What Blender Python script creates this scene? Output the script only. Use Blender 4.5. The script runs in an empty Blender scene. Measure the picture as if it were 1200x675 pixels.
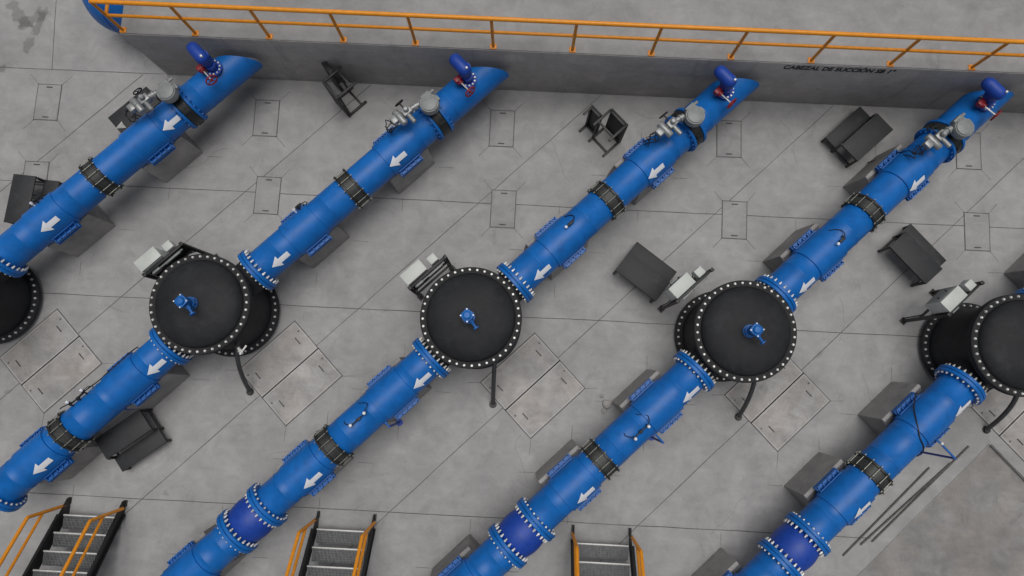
import bpy, bmesh, math, random
from mathutils import Vector, Matrix
random.seed(7)
SC = bpy.context.scene
COL = SC.collection
PI = math.pi
R = math.radians

# ------------------------------------------------------------------ materials
def mat(name, col, rough=.6, metal=0., noise=.0, nscale=6., bump=0., bscale=40., col2=None, spec=.5, coat=0., grime=None, dust=None):
    m = bpy.data.materials.new(name); m.use_nodes = True
    nt = m.node_tree; b = nt.nodes['Principled BSDF']; L = nt.links
    b.inputs['Roughness'].default_value = rough
    b.inputs['Metallic'].default_value = metal
    b.inputs['Specular IOR Level'].default_value = spec
    b.inputs['Coat Weight'].default_value = coat
    b.inputs['Coat Roughness'].default_value = .25
    tc = nt.nodes.new('ShaderNodeTexCoord')
    geo = nt.nodes.new('ShaderNodeNewGeometry')
    n = nt.nodes.new('ShaderNodeTexNoise'); n.inputs['Scale'].default_value = nscale
    n.inputs['Detail'].default_value = 6; n.inputs['Roughness'].default_value = .62
    L.new(geo.outputs['Position'], n.inputs['Vector'])
    r = nt.nodes.new('ShaderNodeValToRGB')
    c2 = col2 or col
    lo = [max(0, c * (1 - noise)) for c in col]; hi = [min(1, c * (1 + noise)) for c in c2]
    r.color_ramp.elements[0].position = .32; r.color_ramp.elements[1].position = .68
    r.color_ramp.elements[0].color = (*lo, 1); r.color_ramp.elements[1].color = (*hi, 1)
    L.new(n.outputs['Fac'], r.inputs['Fac'])
    out = r.outputs['Color']
    if grime:                                   # worn patches of another colour
        n3 = nt.nodes.new('ShaderNodeTexNoise'); n3.inputs['Scale'].default_value = grime[1]
        n3.inputs['Detail'].default_value = 8; n3.inputs['Roughness'].default_value = .7
        L.new(geo.outputs['Position'], n3.inputs['Vector'])
        r3 = nt.nodes.new('ShaderNodeValToRGB')
        r3.color_ramp.elements[0].position = grime[2]; r3.color_ramp.elements[1].position = grime[2] + .16
        r3.color_ramp.elements[0].color = (0, 0, 0, 1); r3.color_ramp.elements[1].color = (grime[3],) * 3 + (1,)
        L.new(n3.outputs['Fac'], r3.inputs['Fac'])
        mx = nt.nodes.new('ShaderNodeMix'); mx.data_type = 'RGBA'
        L.new(r3.outputs['Color'], mx.inputs['Factor']); L.new(out, mx.inputs['A'])
        mx.inputs['B'].default_value = (*grime[0], 1); out = mx.outputs['Result']
    if dust:                                    # thin settled dust and rubbed streaks: (colour, scale, threshold, amount, stretch)
        mp = nt.nodes.new('ShaderNodeMapping'); L.new(geo.outputs['Position'], mp.inputs['Vector'])
        mp.inputs['Rotation'].default_value = (0, 0, R(45)); mp.inputs['Scale'].default_value = dust[4]
        n4 = nt.nodes.new('ShaderNodeTexNoise'); n4.inputs['Scale'].default_value = dust[1]; n4.inputs['Detail'].default_value = 9
        n4.inputs['Roughness'].default_value = .74; n4.inputs['Distortion'].default_value = .4
        L.new(mp.outputs['Vector'], n4.inputs['Vector'])
        m4 = nt.nodes.new('ShaderNodeMapRange'); m4.inputs['From Min'].default_value = dust[2]; m4.inputs['From Max'].default_value = dust[2] + .2
        m4.inputs['To Max'].default_value = dust[3]; L.new(n4.outputs['Fac'], m4.inputs['Value'])
        mx = nt.nodes.new('ShaderNodeMix'); mx.data_type = 'RGBA'
        L.new(m4.outputs['Result'], mx.inputs['Factor']); L.new(out, mx.inputs['A']); mx.inputs['B'].default_value = (*dust[0], 1); out = mx.outputs['Result']
    L.new(out, b.inputs['Base Color'])
    rr = nt.nodes.new('ShaderNodeMapRange')
    rr.inputs['To Min'].default_value = max(.05, rough - .1); rr.inputs['To Max'].default_value = min(1, rough + .12)
    L.new(n.outputs['Fac'], rr.inputs['Value']); L.new(rr.outputs['Result'], b.inputs['Roughness'])
    if bump:
        n2 = nt.nodes.new('ShaderNodeTexNoise'); n2.inputs['Scale'].default_value = bscale; n2.inputs['Detail'].default_value = 5
        L.new(geo.outputs['Position'], n2.inputs['Vector'])
        bp = nt.nodes.new('ShaderNodeBump'); bp.inputs['Strength'].default_value = bump; bp.inputs['Distance'].default_value = .01
        L.new(n2.outputs['Fac'], bp.inputs['Height']); L.new(bp.outputs['Normal'], b.inputs['Normal'])
    return m

def concrete(name, base, warm=0.0, streak=False, stains=False, brown=0.0, contrast=1.0, ang=0.0):
    """trowelled concrete: broad clouds, mid mottling, fine grain, pits, optional wet stains"""
    m = bpy.data.materials.new(name); m.use_nodes = True
    nt = m.node_tree; b = nt.nodes['Principled BSDF']; L = nt.links; N = nt.nodes
    b.inputs['Specular IOR Level'].default_value = .35
    geo = N.new('ShaderNodeNewGeometry')
    def noise(sc, det, ro, vec=None, dist=0.):
        n = N.new('ShaderNodeTexNoise'); n.inputs['Scale'].default_value = sc; n.inputs['Detail'].default_value = det
        n.inputs['Roughness'].default_value = ro; n.inputs['Distortion'].default_value = dist
        L.new(vec or geo.outputs['Position'], n.inputs['Vector']); return n.outputs['Fac']
    def mr(x, a, c, lo, hi):
        q = N.new('ShaderNodeMapRange'); q.inputs['From Min'].default_value = a; q.inputs['From Max'].default_value = c
        q.inputs['To Min'].default_value = lo; q.inputs['To Max'].default_value = hi; L.new(x, q.inputs['Value']); return q.outputs['Result']
    def mul(x, y):
        q = N.new('ShaderNodeMath'); q.operation = 'MULTIPLY'; L.new(x, q.inputs[0])
        if isinstance(y, float): q.inputs[1].default_value = y
        else: L.new(y, q.inputs[1])
        return q.outputs[0]
    k = contrast
    big = mr(noise(.55, 4, .55), .3, .7, 1 - .13 * k, 1 + .12 * k)
    mid = mr(noise(2.6, 7, .68, dist=.6), .28, .72, 1 - .15 * k, 1 + .13 * k)
    fine = mr(noise(24, 6, .7), .25, .75, 1 - .06 * k, 1 + .06 * k)
    v = mul(mul(big, mid), fine)
    mp = N.new('ShaderNodeMapping'); L.new(geo.outputs['Position'], mp.inputs['Vector'])
    if streak: mp.inputs['Scale'].default_value = (.6, .6, 14)
    else: mp.inputs['Rotation'].default_value = (0, 0, ang); mp.inputs['Scale'].default_value = (1.2, 4, 1)
    v = mul(v, mr(noise(1.6, 5, .6, mp.outputs['Vector']), .3, .7, 1 - .05 * k, 1 + .05 * k))
    # dark blotches and pits
    blot = mr(noise(1.1, 9, .75, dist=1.0), .58, .72, 1., 1 - .20 * k)
    v = mul(v, blot)
    pit = mr(noise(9, 3, .5), .72, .78, 1., .72)
    v = mul(v, pit)
    if streak:
        md = N.new('ShaderNodeMapping'); L.new(geo.outputs['Position'], md.inputs['Vector']); md.inputs['Scale'].default_value = (7, 7, .5)
        v = mul(v, mr(noise(1.0, 6, .65, md.outputs['Vector']), .56, .72, 1., .78))
        v = mul(v, mr(noise(1.2, 5, .6), .60, .68, 1., 1.18))
    else:
        v = mul(v, mr(noise(4.2, 7, .8, dist=2.5), .66, .72, 1., 1.16))        # pale scuffs
        v = mul(v, mr(noise(2.1, 3, .45, dist=.3), .73, .78, 1., .80))          # old drips
        v = mul(v, mr(noise(.33, 5, .6, dist=1.2), .50, .62, 1., .90))          # broad damp patches
    if stains:
        def seg(ax, ay, bx, by, w):
            # distance to a segment, broken up by noise
            s = N.new('ShaderNodeSeparateXYZ'); L.new(geo.outputs['Position'], s.inputs[0])
            d = Vector((bx - ax, by - ay)); ln = d.length; d /= ln
            def lin(cx, cy, c0):
                a1 = N.new('ShaderNodeMath'); a1.operation = 'MULTIPLY_ADD'; L.new(s.outputs['X'], a1.inputs[0]); a1.inputs[1].default_value = cx; a1.inputs[2].default_value = c0
                a2 = N.new('ShaderNodeMath'); a2.operation = 'MULTIPLY_ADD'; L.new(s.outputs['Y'], a2.inputs[0]); a2.inputs[1].default_value = cy; L.new(a1.outputs[0], a2.inputs[2])
                return a2.outputs[0]
            t = lin(d.x, d.y, -(ax * d.x + ay * d.y)); u = lin(-d.y, d.x, ax * d.y - ay * d.x)
            ct = N.new('ShaderNodeClamp'); ct.inputs['Max'].default_value = ln; L.new(t, ct.inputs['Value'])
            df = N.new('ShaderNodeMath'); df.operation = 'SUBTRACT'; L.new(t, df.inputs[0]); L.new(ct.outputs[0], df.inputs[1])
            cv = N.new('ShaderNodeCombineXYZ'); L.new(df.outputs[0], cv.inputs[0]); L.new(u, cv.inputs[1])
            le = N.new('ShaderNodeVectorMath'); le.operation = 'LENGTH'; L.new(cv.outputs[0], le.inputs[0])
            nz = mr(noise(5, 5, .6), .3, .7, -.09, .09)
            ad = N.new('ShaderNodeMath'); ad.operation = 'ADD'; L.new(le.outputs['Value'], ad.inputs[0]); L.new(nz, ad.inputs[1])
            return mr(ad.outputs[0], w * .75, w * 1.15, .70, 1.)
        for sgm in ((-11.3, 7.35, -11.0, 6.95, .13), (-11.0, 6.95, -10.55, 7.25, .12), (-10.6, 7.2, -10.86, 6.35, .075), (-11.5, 5.9, -11.3, 5.95, .06)):
            v = mul(v, seg(*sgm))
    cr = N.new('ShaderNodeMix'); cr.data_type = 'RGBA'
    cr.inputs['A'].default_value = (base * (1 + warm), base, base * (1 - warm), 1)
    cr.inputs['B'].default_value = (base * 1.12, base * .93, base * .80, 1)
    L.new(mr(noise(1.3, 6, .65, dist=.5), .42, .68, .05, .28 + brown), cr.inputs['Factor'])
    vm = N.new('ShaderNodeVectorMath'); vm.operation = 'SCALE'; L.new(cr.outputs['Result'], vm.inputs[0]); L.new(v, vm.inputs['Scale'])
    L.new(vm.outputs[0], b.inputs['Base Color'])
    L.new(mr(noise(3.1, 6, .6), .3, .7, .62, .88), b.inputs['Roughness'])
    bp = N.new('ShaderNodeBump'); bp.inputs['Strength'].default_value = .25; bp.inputs['Distance'].default_value = .004
    L.new(noise(60, 6, .7), bp.inputs['Height']); L.new(bp.outputs['Normal'], b.inputs['Normal'])
    return m

M = dict(
    floor=concrete('floor_concrete', .34, -.006, brown=-.15, contrast=1.0, stains=True, ang=R(45)),
    block=concrete('block_concrete', .31, -.005, contrast=1.0, brown=-.15),
    wallface=concrete('formed_concrete', .40, .03, brown=-.1, streak=True, contrast=1.1),
    pier=concrete('pier_concrete', .315, .015, contrast=1.4, brown=-.05),
    cover=concrete('cover_concrete', .325, -.004, brown=-.18, contrast=1.0),
    bigcover=concrete('stained_cover_concrete', .35, .01, brown=.10, contrast=1.6, ang=R(45)),
    angle=concrete('worn_edge_concrete', .43, .01, brown=-.1),
    pit=concrete('brown_concrete', .255, .012, brown=.08, contrast=1.5),
    joint=mat('joint_filler', (.105, .104, .102), .9, noise=.3, nscale=12),
    crack=mat('hairline_cut', (.15, .148, .145), .9, noise=.4, nscale=9),
    blue=mat('pipe_blue_enamel', (.005, .136, .475), .42, noise=.12, nscale=5, bump=.05, bscale=55, spec=.36, grime=((.010, .080, .28), 3.2, .56, .6), dust=((.07, .20, .46), 2.2, .54, .26, (1, 3.2, 1))),
    dblue=mat('epoxy_deep_blue', (.007, .054, .36), .50, noise=.12, nscale=9, bump=.05),
    vblue=mat('valve_blue_epoxy', (.007, .115, .41), .45, noise=.12, nscale=9, bump=.05),
    rim=mat('rim_black', (.024, .0245, .0265), .7, noise=.15, nscale=6, bump=.08, bscale=90, spec=.25),
    black=mat('tank_black_rubber_paint', (.0185, .0195, .0220), .62, noise=.18, nscale=3, bump=.10, bscale=90, spec=.25, grime=((.027, .028, .031), 1.6, .46, .8), dust=((.070, .074, .082), 3.0, .52, .26, (1, 1, 1))),
    blacksteel=mat('black_steel', (.014, .014, .015), .5, noise=.2, nscale=10, bump=.08),
    coupl=mat('coupling_black', (.018, .019, .018), .45, noise=.2, nscale=12, bump=.1),
    sleeve=mat('coupling_sleeve', (.032, .034, .033), .5, noise=.35, nscale=14, bump=.1),
    charcoal=mat('charcoal_boards', (.024, .0255, .028), .62, noise=.28, nscale=7, bump=.15, bscale=70, grime=((.060, .060, .060), 5, .56, .6), dust=((.12, .118, .112), 6, .60, .35, (1, 1, 1))),
    bolt=mat('galvanised_bolt', (.66, .66, .64), .42, metal=.25, noise=.35, nscale=9),
    rod=mat('zinc_rod', (.36, .365, .32), .4, metal=.55, noise=.2, nscale=25),
    white=mat('white_decal', (.78, .80, .84), .5, noise=.05, nscale=9, grime=((.5, .55, .62), 9, .66, .5)),
    cream=mat('light_grey_enamel', (.52, .545, .52), .42, noise=.06, nscale=6, bump=.03),
    shade=mat('light_grey_enamel_shaded', (.28, .29, .28), .45, noise=.08, nscale=6),  # box enamel darkened: shade of the upright face put into the colour
    gear=mat('cast_grey_paint', (.225, .24, .24), .42, noise=.12, nscale=12, bump=.06),
    alu=mat('cast_aluminium', (.30, .31, .31), .4, metal=.4, noise=.2, nscale=16, bump=.1),
    orange=mat('orange_rail_paint', (.82, .30, .012), .4, noise=.1, nscale=9, grime=((.5, .16, .01), 7, .62, .5)),
    red=mat('red_valve_paint', (.27, .016, .024), .42, noise=.2, nscale=14),
    grate=mat('galvanised_grating', (.135, .14, .145), .55, metal=.2, noise=.25, nscale=14),
    nose=mat('bright_nosing', (.60, .60, .585), .45, metal=.15, noise=.12, nscale=14),
    hose=mat('grey_rubber_hose', (.045, .047, .05), .5, noise=.25, nscale=14, bump=.1),
    rust=mat('weathered_bar', (.10, .092, .084), .65, metal=.2, noise=.35, nscale=18, bump=.1),
    paint=mat('black_lettering', (.022, .022, .023), .7, noise=.3, nscale=14),
    cable=mat('black_cable', (.012, .012, .013), .5, noise=.2, nscale=20),
    galv=mat('dull_handle', (.10, .10, .10), .6, metal=.2, noise=.3, nscale=25),
    paper=mat('white_paper', (.72, .72, .70), .8, noise=.05, nscale=20),
)

# ------------------------------------------------------------------ mesh builder
class MB:
    def __init__(self): self.bm = bmesh.new()
    def box(self, c, s, rot=None, bev=0.):
        r = bmesh.ops.create_cube(self.bm, size=1.)
        vs = r['verts']
        mtx = Matrix.Translation(c) @ (rot or Matrix()) @ Matrix.Diagonal((*s, 1))
        bmesh.ops.transform(self.bm, matrix=mtx, verts=vs)
        if bev:
            es = list({e for v in vs for e in v.link_edges})
            bmesh.ops.bevel(self.bm, geom=es, offset=bev, segments=2, affect='EDGES', profile=.5)
        return self
    def ring(self, c, ax, r, seg, ref=None):
        ax = Vector(ax).normalized()
        u = Vector(ref) if ref is not None else (Vector((0, 0, 1)) if abs(ax.z) < .9 else Vector((1, 0, 0)))
        u = (u - u.dot(ax) * ax).normalized(); w = ax.cross(u)
        return [self.bm.verts.new(Vector(c) + r * (math.cos(2 * PI * k / seg) * u + math.sin(2 * PI * k / seg) * w)) for k in range(seg)]
    def lathe(self, prof, o=(0, 0, 0), ax=(0, 0, 1), seg=32, cap=True, wrap=False):
        """prof: list of (distance along axis, radius)"""
        o = Vector(o); a = Vector(ax).normalized(); rings = []
        for t, r in prof:
            rings.append(self.ring(o + a * t, a, r, seg) if r > 1e-6 else [self.bm.verts.new(o + a * t)])
        pairs = list(zip(rings, rings[1:]))
        if wrap: pairs.append((rings[-1], rings[0]))
        for A, B in pairs:
            for k in range(seg):
                j = (k + 1) % seg
                if len(A) == 1 and len(B) == 1: continue
                if len(A) == 1: f = (A[0], B[j], B[k])
                elif len(B) == 1: f = (A[k], A[j], B[0])
                else: f = (A[k], A[j], B[j], B[k])
                self.bm.faces.new(f)
        if cap and not wrap:
            if len(rings[0]) > 1: self.bm.faces.new(rings[0][::-1])
            if len(rings[-1]) > 1: self.bm.faces.new(rings[-1])
        return self
    def cyl(self, a, b, r, seg=16, r2=None):
        a, b = Vector(a), Vector(b)
        return self.lathe([(0, r), ((b - a).length, r if r2 is None else r2)], a, b - a, seg)
    def tube(self, pts, r, seg=8, closed=False):
        pts = [Vector(p) for p in pts]; rings = []; n = len(pts); ref = None
        for i, p in enumerate(pts):
            if closed: d = pts[(i + 1) % n] - pts[i - 1]
            else: d = pts[min(i + 1, n - 1)] - pts[max(i - 1, 0)]
            d.normalize()
            if ref is None or abs(ref.dot(d)) > .95: ref = Vector((0, 0, 1)) if abs(d.z) < .8 else Vector((1, 0, 0))
            u = (ref - ref.dot(d) * d).normalized(); ref = u; w = d.cross(u)
            rings.append([self.bm.verts.new(p + r * (math.cos(2 * PI * k / seg) * u + math.sin(2 * PI * k / seg) * w)) for k in range(seg)])
        prs = list(zip(rings, rings[1:])) + ([(rings[-1], rings[0])] if closed else [])
        for A, B in prs:
            for k in range(seg):
                j = (k + 1) % seg; self.bm.faces.new((A[k], A[j], B[j], B[k]))
        if not closed:
            self.bm.faces.new(rings[0][::-1]); self.bm.faces.new(rings[-1])
        return self
    def torus(self, c, ax, Rr, r, seg=24, s2=8):
        a = Vector(ax).normalized(); u = Vector((0, 0, 1)) if abs(a.z) < .9 else Vector((1, 0, 0))
        u = (u - u.dot(a) * a).normalized(); w = a.cross(u)
        return self.tube([Vector(c) + Rr * (math.cos(2 * PI * k / seg) * u + math.sin(2 * PI * k / seg) * w) for k in range(seg)], r, s2, True)
    def prism(self, poly, a0, a1, axis='x'):
        """extrude a polygon: axis x -> poly is (y,z); axis y -> (x,z); axis z -> (x,y)"""
        f = {'x': lambda p, t: (t, p[0], p[1]), 'y': lambda p, t: (p[0], t, p[1]), 'z': lambda p, t: (p[0], p[1], t)}[axis]
        A = [self.bm.verts.new(f(p, a0)) for p in poly]; B = [self.bm.verts.new(f(p, a1)) for p in poly]
        n = len(poly)
        for k in range(n): self.bm.faces.new((A[k], A[(k + 1) % n], B[(k + 1) % n], B[k]))
        self.bm.faces.new(A[::-1]); self.bm.faces.new(B)
        return self
    def build(self, name, m, parent=None, loc=(0, 0, 0), smooth=True, bevel=0., flat_angle=35):
        bmesh.ops.recalc_face_normals(self.bm, faces=self.bm.faces[:])
        if bevel:
            es = [e for e in self.bm.edges if len(e.link_faces) == 2 and e.calc_face_angle(0) > R(50)]
            bmesh.ops.bevel(self.bm, geom=es, offset=bevel, segments=2, affect='EDGES', profile=.5)
        me = bpy.data.meshes.new(name); self.bm.to_mesh(me); self.bm.free()
        me.materials.append(m)
        if smooth:
            me.polygons.foreach_set('use_smooth', [True] * len(me.polygons))
            me.set_sharp_from_angle(angle=R(flat_angle))
        o = bpy.data.objects.new(name, me); COL.objects.link(o)
        o.location = loc
        if parent: o.parent = parent
        return o

def tag(o, label, cat, group=None):
    o['label'] = label; o['category'] = cat
    if group: o['group'] = group
    return o
def thing(name, label, cat, loc=(0, 0, 0), rz=0., group=None):
    o = bpy.data.objects.new(name, None); COL.objects.link(o); o.empty_display_size = .2
    o.location = loc; o.rotation_euler = (0, 0, rz)
    return tag(o, label, cat, group)
def struct(o, kind='structure'):
    o['kind'] = kind; return o
def copy_tree(o, parent=None):
    c = o.copy(); COL.objects.link(c)
    if parent: c.parent = parent
    for ch in list(o.children): copy_tree(ch, c)
    return c
def inst(src, name, parent, loc, rot=None):
    """another part sharing the mesh of src"""
    c = bpy.data.objects.new(name, src.data); COL.objects.link(c); c.parent = parent; c.location = loc
    if rot: c.rotation_euler = rot
    return c

# ------------------------------------------------------------------ layout (metres; y points to the concrete block, z up)
TX = [-10.63, -5.755, -.88, 3.995, 8.87]; TY = .965      # tank centres
TN = ['tank at the left edge', 'left whole tank', 'middle tank', 'right whole tank', 'tank at the right edge']
A45 = R(45)
def line_pt(i, s, p, z=0.):
    """s metres along pipe line i from its tank, p metres to the right of its axis"""
    c = math.sqrt(.5)
    return (TX[i] + (s + p) * c, TY + (s - p) * c, z)
PZ, PR = 1.05, .33      # pipe axis height, radius

# ------------------------------------------------------------------ setting: floor
FX = [-300, 300]; FY = [-300, 300]
pc = Vector((9.36, -.90)); c45 = math.sqrt(.5)
PL = 7.5
pit = [pc, pc + Vector((-c45, -c45)) * PL, pc + Vector((-c45, -c45)) * PL + Vector((c45, -c45)) * PL, pc + Vector((c45, -c45)) * PL]   # N, W, S, E
PD = -.06
mb = MB(); bm = mb.bm
o4 = [bm.verts.new((FX[0], FY[1], 0)), bm.verts.new((FX[0], FY[0], 0)), bm.verts.new((FX[1], FY[0], 0)), bm.verts.new((FX[1], FY[1], 0))]  # NW SW SE NE
i4 = [bm.verts.new((v.x, v.y, 0)) for v in pit]
N_, W_, S_, E_ = i4; NW, SW, SE, NE = o4
for f in ((NW, N_, NE), (NW, W_, N_), (NW, SW, W_), (SW, S_, W_), (SW, SE, S_), (SE, E_, S_), (SE, NE, E_), (NE, N_, E_)): bm.faces.new(f)
b4 = [bm.verts.new((v.x, v.y, PD)) for v in pit]
for k in range(4): bm.faces.new((i4[k], i4[(k + 1) % 4], b4[(k + 1) % 4], b4[k]))
struct(mb.build('floor', M['floor'], smooth=False))
mb = MB(); mb.bm.faces.new([mb.bm.verts.new((v.x, v.y, PD - .002)) for v in pit])
struct(mb.build('sunken_floor', M['pit'], smooth=False))

def strip(mb, a, b, w, z=.003, wob=.006):
    a = Vector(a); b = Vector(b); d = (b - a); n = max(1, int(d.length / .5)); q = Vector((-d.y, d.x)).normalized()
    pr = None
    for k in range(n + 1):
        p = a + d * k / n + q * random.uniform(-wob, wob); ww = w * random.uniform(.75, 1.2) / 2
        cur = (mb.bm.verts.new((*(p + q * ww), z)), mb.bm.verts.new((*(p - q * ww), z)))
        if pr: mb.bm.faces.new((pr[0], pr[1], cur[1], cur[0]))
        pr = cur
# saw cut joints across the floor
mb = MB()
for y0, x0, x1 in ((5.955, -13, -7.83), (3.48, -13, 13), (1.16, -13, 13), (-2.80, -13, 7.0)):
    strip(mb, (x0, y0), (x1, y0), .014)
for k in range(-2, 5):
    i = 2
    a = Vector((TX[2], TY)) + Vector((c45, -c45)) * (1.6 + 3.447 * (k - 2))
    lo, hi = -12., 12.
    p0 = a + Vector((c45, c45)) * lo; p1 = a + Vector((c45, c45)) * hi
    # stop at the block and at the pit corner
    t = min(hi, (5.93 - a.y) / c45); p1 = a + Vector((c45, c45)) * t
    if k == 4: continue
    strip(mb, p0, p1, .0125, z=.0045)
strip(mb, (-10.25, 5.95), (-10.45, 8.5), .009, z=.006)
strip(mb, pit[0] + Vector((.02, .0)), pit[3] + Vector((.02, 0)), .026, z=.004)
strip(mb, pit[0] + Vector((-.012, .012)), pit[1] + Vector((-.012, .012)), .008, z=.004)
struct(mb.build('floor_joints', M['joint'], smooth=False))
stub = MB()

# ------------------------------------------------------------------ concrete block with rail and lettering
BY, BZ, BX = 5.95, 1.75, -7.77
blk = thing('concrete_block', 'long grey concrete block wall behind the blue pipes carrying the orange railing', 'wall', (BX, BY, 0))
mb = MB(); mb.box((14, 2.0, BZ / 2 - .2), (28, 4.0, BZ + .4))
mb.build('block_body', M['wallface'], blk, bevel=.015)
mb = MB(); mb.box((14, 2.0, BZ + .01), (27.97, 3.97, .02)); mb.build('trowelled_top', M['block'], blk, bevel=.006)
cu = bpy.data.curves.new('lettering', 'FONT'); cu.body = 'CABEZAL DE SUCCIÓN SB 1°'; cu.size = .20; cu.extrude = .002; cu.offset = .006
tmp = bpy.data.objects.new('lettering_curve', cu); COL.objects.link(tmp)
bpy.context.view_layer.update()
me = bpy.data.meshes.new_from_object(tmp.evaluated_get(bpy.context.evaluated_depsgraph_get()))
bpy.data.objects.remove(tmp)
xs = [v.co.x for v in me.vertices]; sc = 2.06 / (max(xs) - min(xs))
for v in me.vertices: v.co.x = (v.co.x - min(xs)) * sc
me.materials.append(M['paint'])
tx = bpy.data.objects.new('painted_lettering', me); COL.objects.link(tx); tx.parent = blk
tx.location = (4.69 - BX, -.005, 1.55); tx.rotation_euler = (PI / 2, 0, 0)
tx['label'] = 'black stencilled words on the grey concrete face'

rail = thing('guard_railing', 'orange tubular guard railing along the edge of the concrete block', 'railing', (-7.7, 6.02, BZ + .02))
px = [0, 1.37, 2.76, 4.15, 5.50, 6.95, 8.42, 9.88, 11.35, 12.83, 14.28, 15.77, 17.2]
pm = None; bp = None
for x in px:
    if pm is None:
        mb = MB(); mb.cyl((0, 0, .0), (0, 0, 1.0), .029, 12); pm = mb.build('post', M['orange'], rail)
        mb = MB(); mb.box((0, 0, .006), (.12, .11, .012), bev=.003)
        for sx in (-1, 1):
            for sy in (-1, 1): mb.cyl((sx * .044, sy * .04, .012), (sx * .044, sy * .04, .028), .009, 6)
        bp = mb.build('base_plate', M['orange'], pm)
    else:
        q = inst(pm, 'post', rail, (x, 0, 0)); inst(bp, 'base_plate', q, (0, 0, 0))
q = inst(pm, 'post', rail, (0, 1.35, 0)); inst(bp, 'base_plate', q, (0, 0, 0))
mb = MB(); mb.tube([(0, 3.0, 1.0), (0, .04, 1.0), (.015, .012, 1.0), (.04, 0, 1.0), (18, 0, 1.0)], .039, 12); mb.build('top_rail', M['orange'], rail)
mb = MB(); mb.tube([(0, 3.0, .54), (0, .03, .54), (.03, 0, .54), (18, 0, .54)], .030, 12); mb.build('mid_rail', M['orange'], rail)

hp = thing('header_pipe', 'blue domed end of the big header pipe sticking out of the concrete block', 'pipe', (BX, 7.25, 0))
mb = MB(); mb.lathe([(.3, .80), (-.66, .80)] + [(-.66 - .62 * math.sin(a), .80 * math.cos(a)) for a in [R(x) for x in range(8, 91, 8)]] + [(-1.28, 0)], (0, 0, .95), (1, 0, 0), 48)
mb.build('pipe_end', M['blue'], hp)
mb = MB(); mb.lathe([(-.67, .80), (-.665, .807), (-.65, .807), (-.645, .80)], (0, 0, .95), (1, 0, 0), 48, cap=False); mb.build('weld_seam', M['dblue'], hp)

# ------------------------------------------------------------------ small shared parts (masters, meshes reused)
def bolt_mesh(name, r, h, stub_r=None, stub_h=0, m='bolt'):
    mb = MB(); mb.lathe([(0, r), (h * .85, r), (h, r * .8)], seg=6)
    if stub_r: mb.lathe([(h - .002, stub_r), (h + stub_h, stub_r)], seg=8)
    o = mb.build(name, M[m]); me = o.data; bpy.data.objects.remove(o); return me
ME_TBOLT = bolt_mesh('tank_bolt', .0245, .028, .015, .014)
def stud_mesh(name, half, r, nut, m, out=(.055, .055)):
    """stud along x through a flange pair, nut at both ends"""
    mb = MB()
    a, b = out
    mb.lathe([(-half - a, r), (-half - a * .5, r), (-half - a * .5, nut), (-half, nut), (-half, r), (half, r), (half, nut), (half + b * .5, nut), (half + b * .5, r), (half + b, r)], ax=(1, 0, 0), seg=8)
    o = mb.build(name, M[m]); me = o.data; bpy.data.objects.remove(o); return me
ME_STUD = stud_mesh('stud', .072, .014, .022, 'bolt', (.03, .065))
ME_BSTUD = stud_mesh('valve_stud', .150, .012, .021, 'vblue', (.04, .04))
def part_inst(me, name, parent, loc, rot=(0, 0, 0)):
    c = bpy.data.objects.new(name, me); COL.objects.link(c); c.parent = parent; c.location = loc; c.rotation_euler = rot; return c

def flange_pair(parent, s, n=24, Rf=.45, far=1):
    """far: direction (along the pipe) in which the long bolt ends point"""
    mb = MB()
    for a, b in ((-.07, -.004), (.004, .07)):
        mb.lathe([(a, PR), (a, Rf - .008), (a + .008, Rf), (b - .008, Rf), (b, Rf - .008), (b, PR)], (0, 0, 0), (1, 0, 0), 48, cap=False)
    mb.lathe([(-.005, Rf - .03), (.005, Rf - .03)], (0, 0, 0), (1, 0, 0), 48, cap=False)
    f = mb.build('flange', M['blue'], parent, (s, 0, PZ))
    for k in range(n):
        a = 2 * PI * (k + .5) / n
        part_inst(ME_STUD, 'bolt', f, (0, .402 * math.cos(a), .402 * math.sin(a)), (a - PI / 2, 0, 0 if far > 0 else PI))
    return f

def pipe_mesh(parent, s0, s1, beads, name='pipe_wall', bands=()):
    """bands: reinforced stretches (s centre, half length)"""
    prof = [(s0, PR)]
    ev = []
    for b in beads: ev.append((b, 'b'))
    for c, h in bands: ev.append((c - h, 'u')); ev.append((c + h, 'd'))
    r = PR
    for s, k in sorted(ev):
        if k == 'b': prof += [(s - .014, r), (s - .006, r + .007), (s + .006, r + .007), (s + .014, r)]
        elif k == 'u': prof += [(s, r), (s + .006, r + .026)]; r += .026
        else: prof += [(s - .006, r), (s, r - .026)]; r -= .026
    prof.append((s1, PR))
    # extra rings so that long runs shade evenly
    mb = MB(); mb.lathe(prof, (0, 0, PZ), (1, 0, 0), 64, cap=True)
    return mb.build(name, M['blue'], parent, flat_angle=50)

def saddle(parent, s, both=True):
    """bolted steel ears at both sides of the pipe, resting on the pier"""
    for sg in (1, -1):
        mb = MB()
        y0 = PR - .01; y1 = PR + .115
        mb.box((0, sg * (y0 + y1) / 2, -.075), (.54, y1 - y0, .020)); mb.box((0, sg * (y0 + y1) / 2, -.135), (.54, y1 - y0, .020))
        mb.box((0, sg * (y1 - .015), -.055), (.50, .024, .075)); mb.box((0, sg * (y0 + .035), -.02), (.52, .03, .10))
        for k in range(5):
            x = -.24 + .12 * k
            mb.box((x, sg * (y0 + y1) / 2, -.045), (.016, y1 - y0 - .004, .055))
        for k in range(4):
            x = -.18 + .12 * k
            mb.cyl((x, sg * (y0 + .085), -.07), (x, sg * (y0 + .085), -.04), .018, 6)
        mb.build('support_bracket', M['vblue'], parent, (s, 0, PZ))

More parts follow.
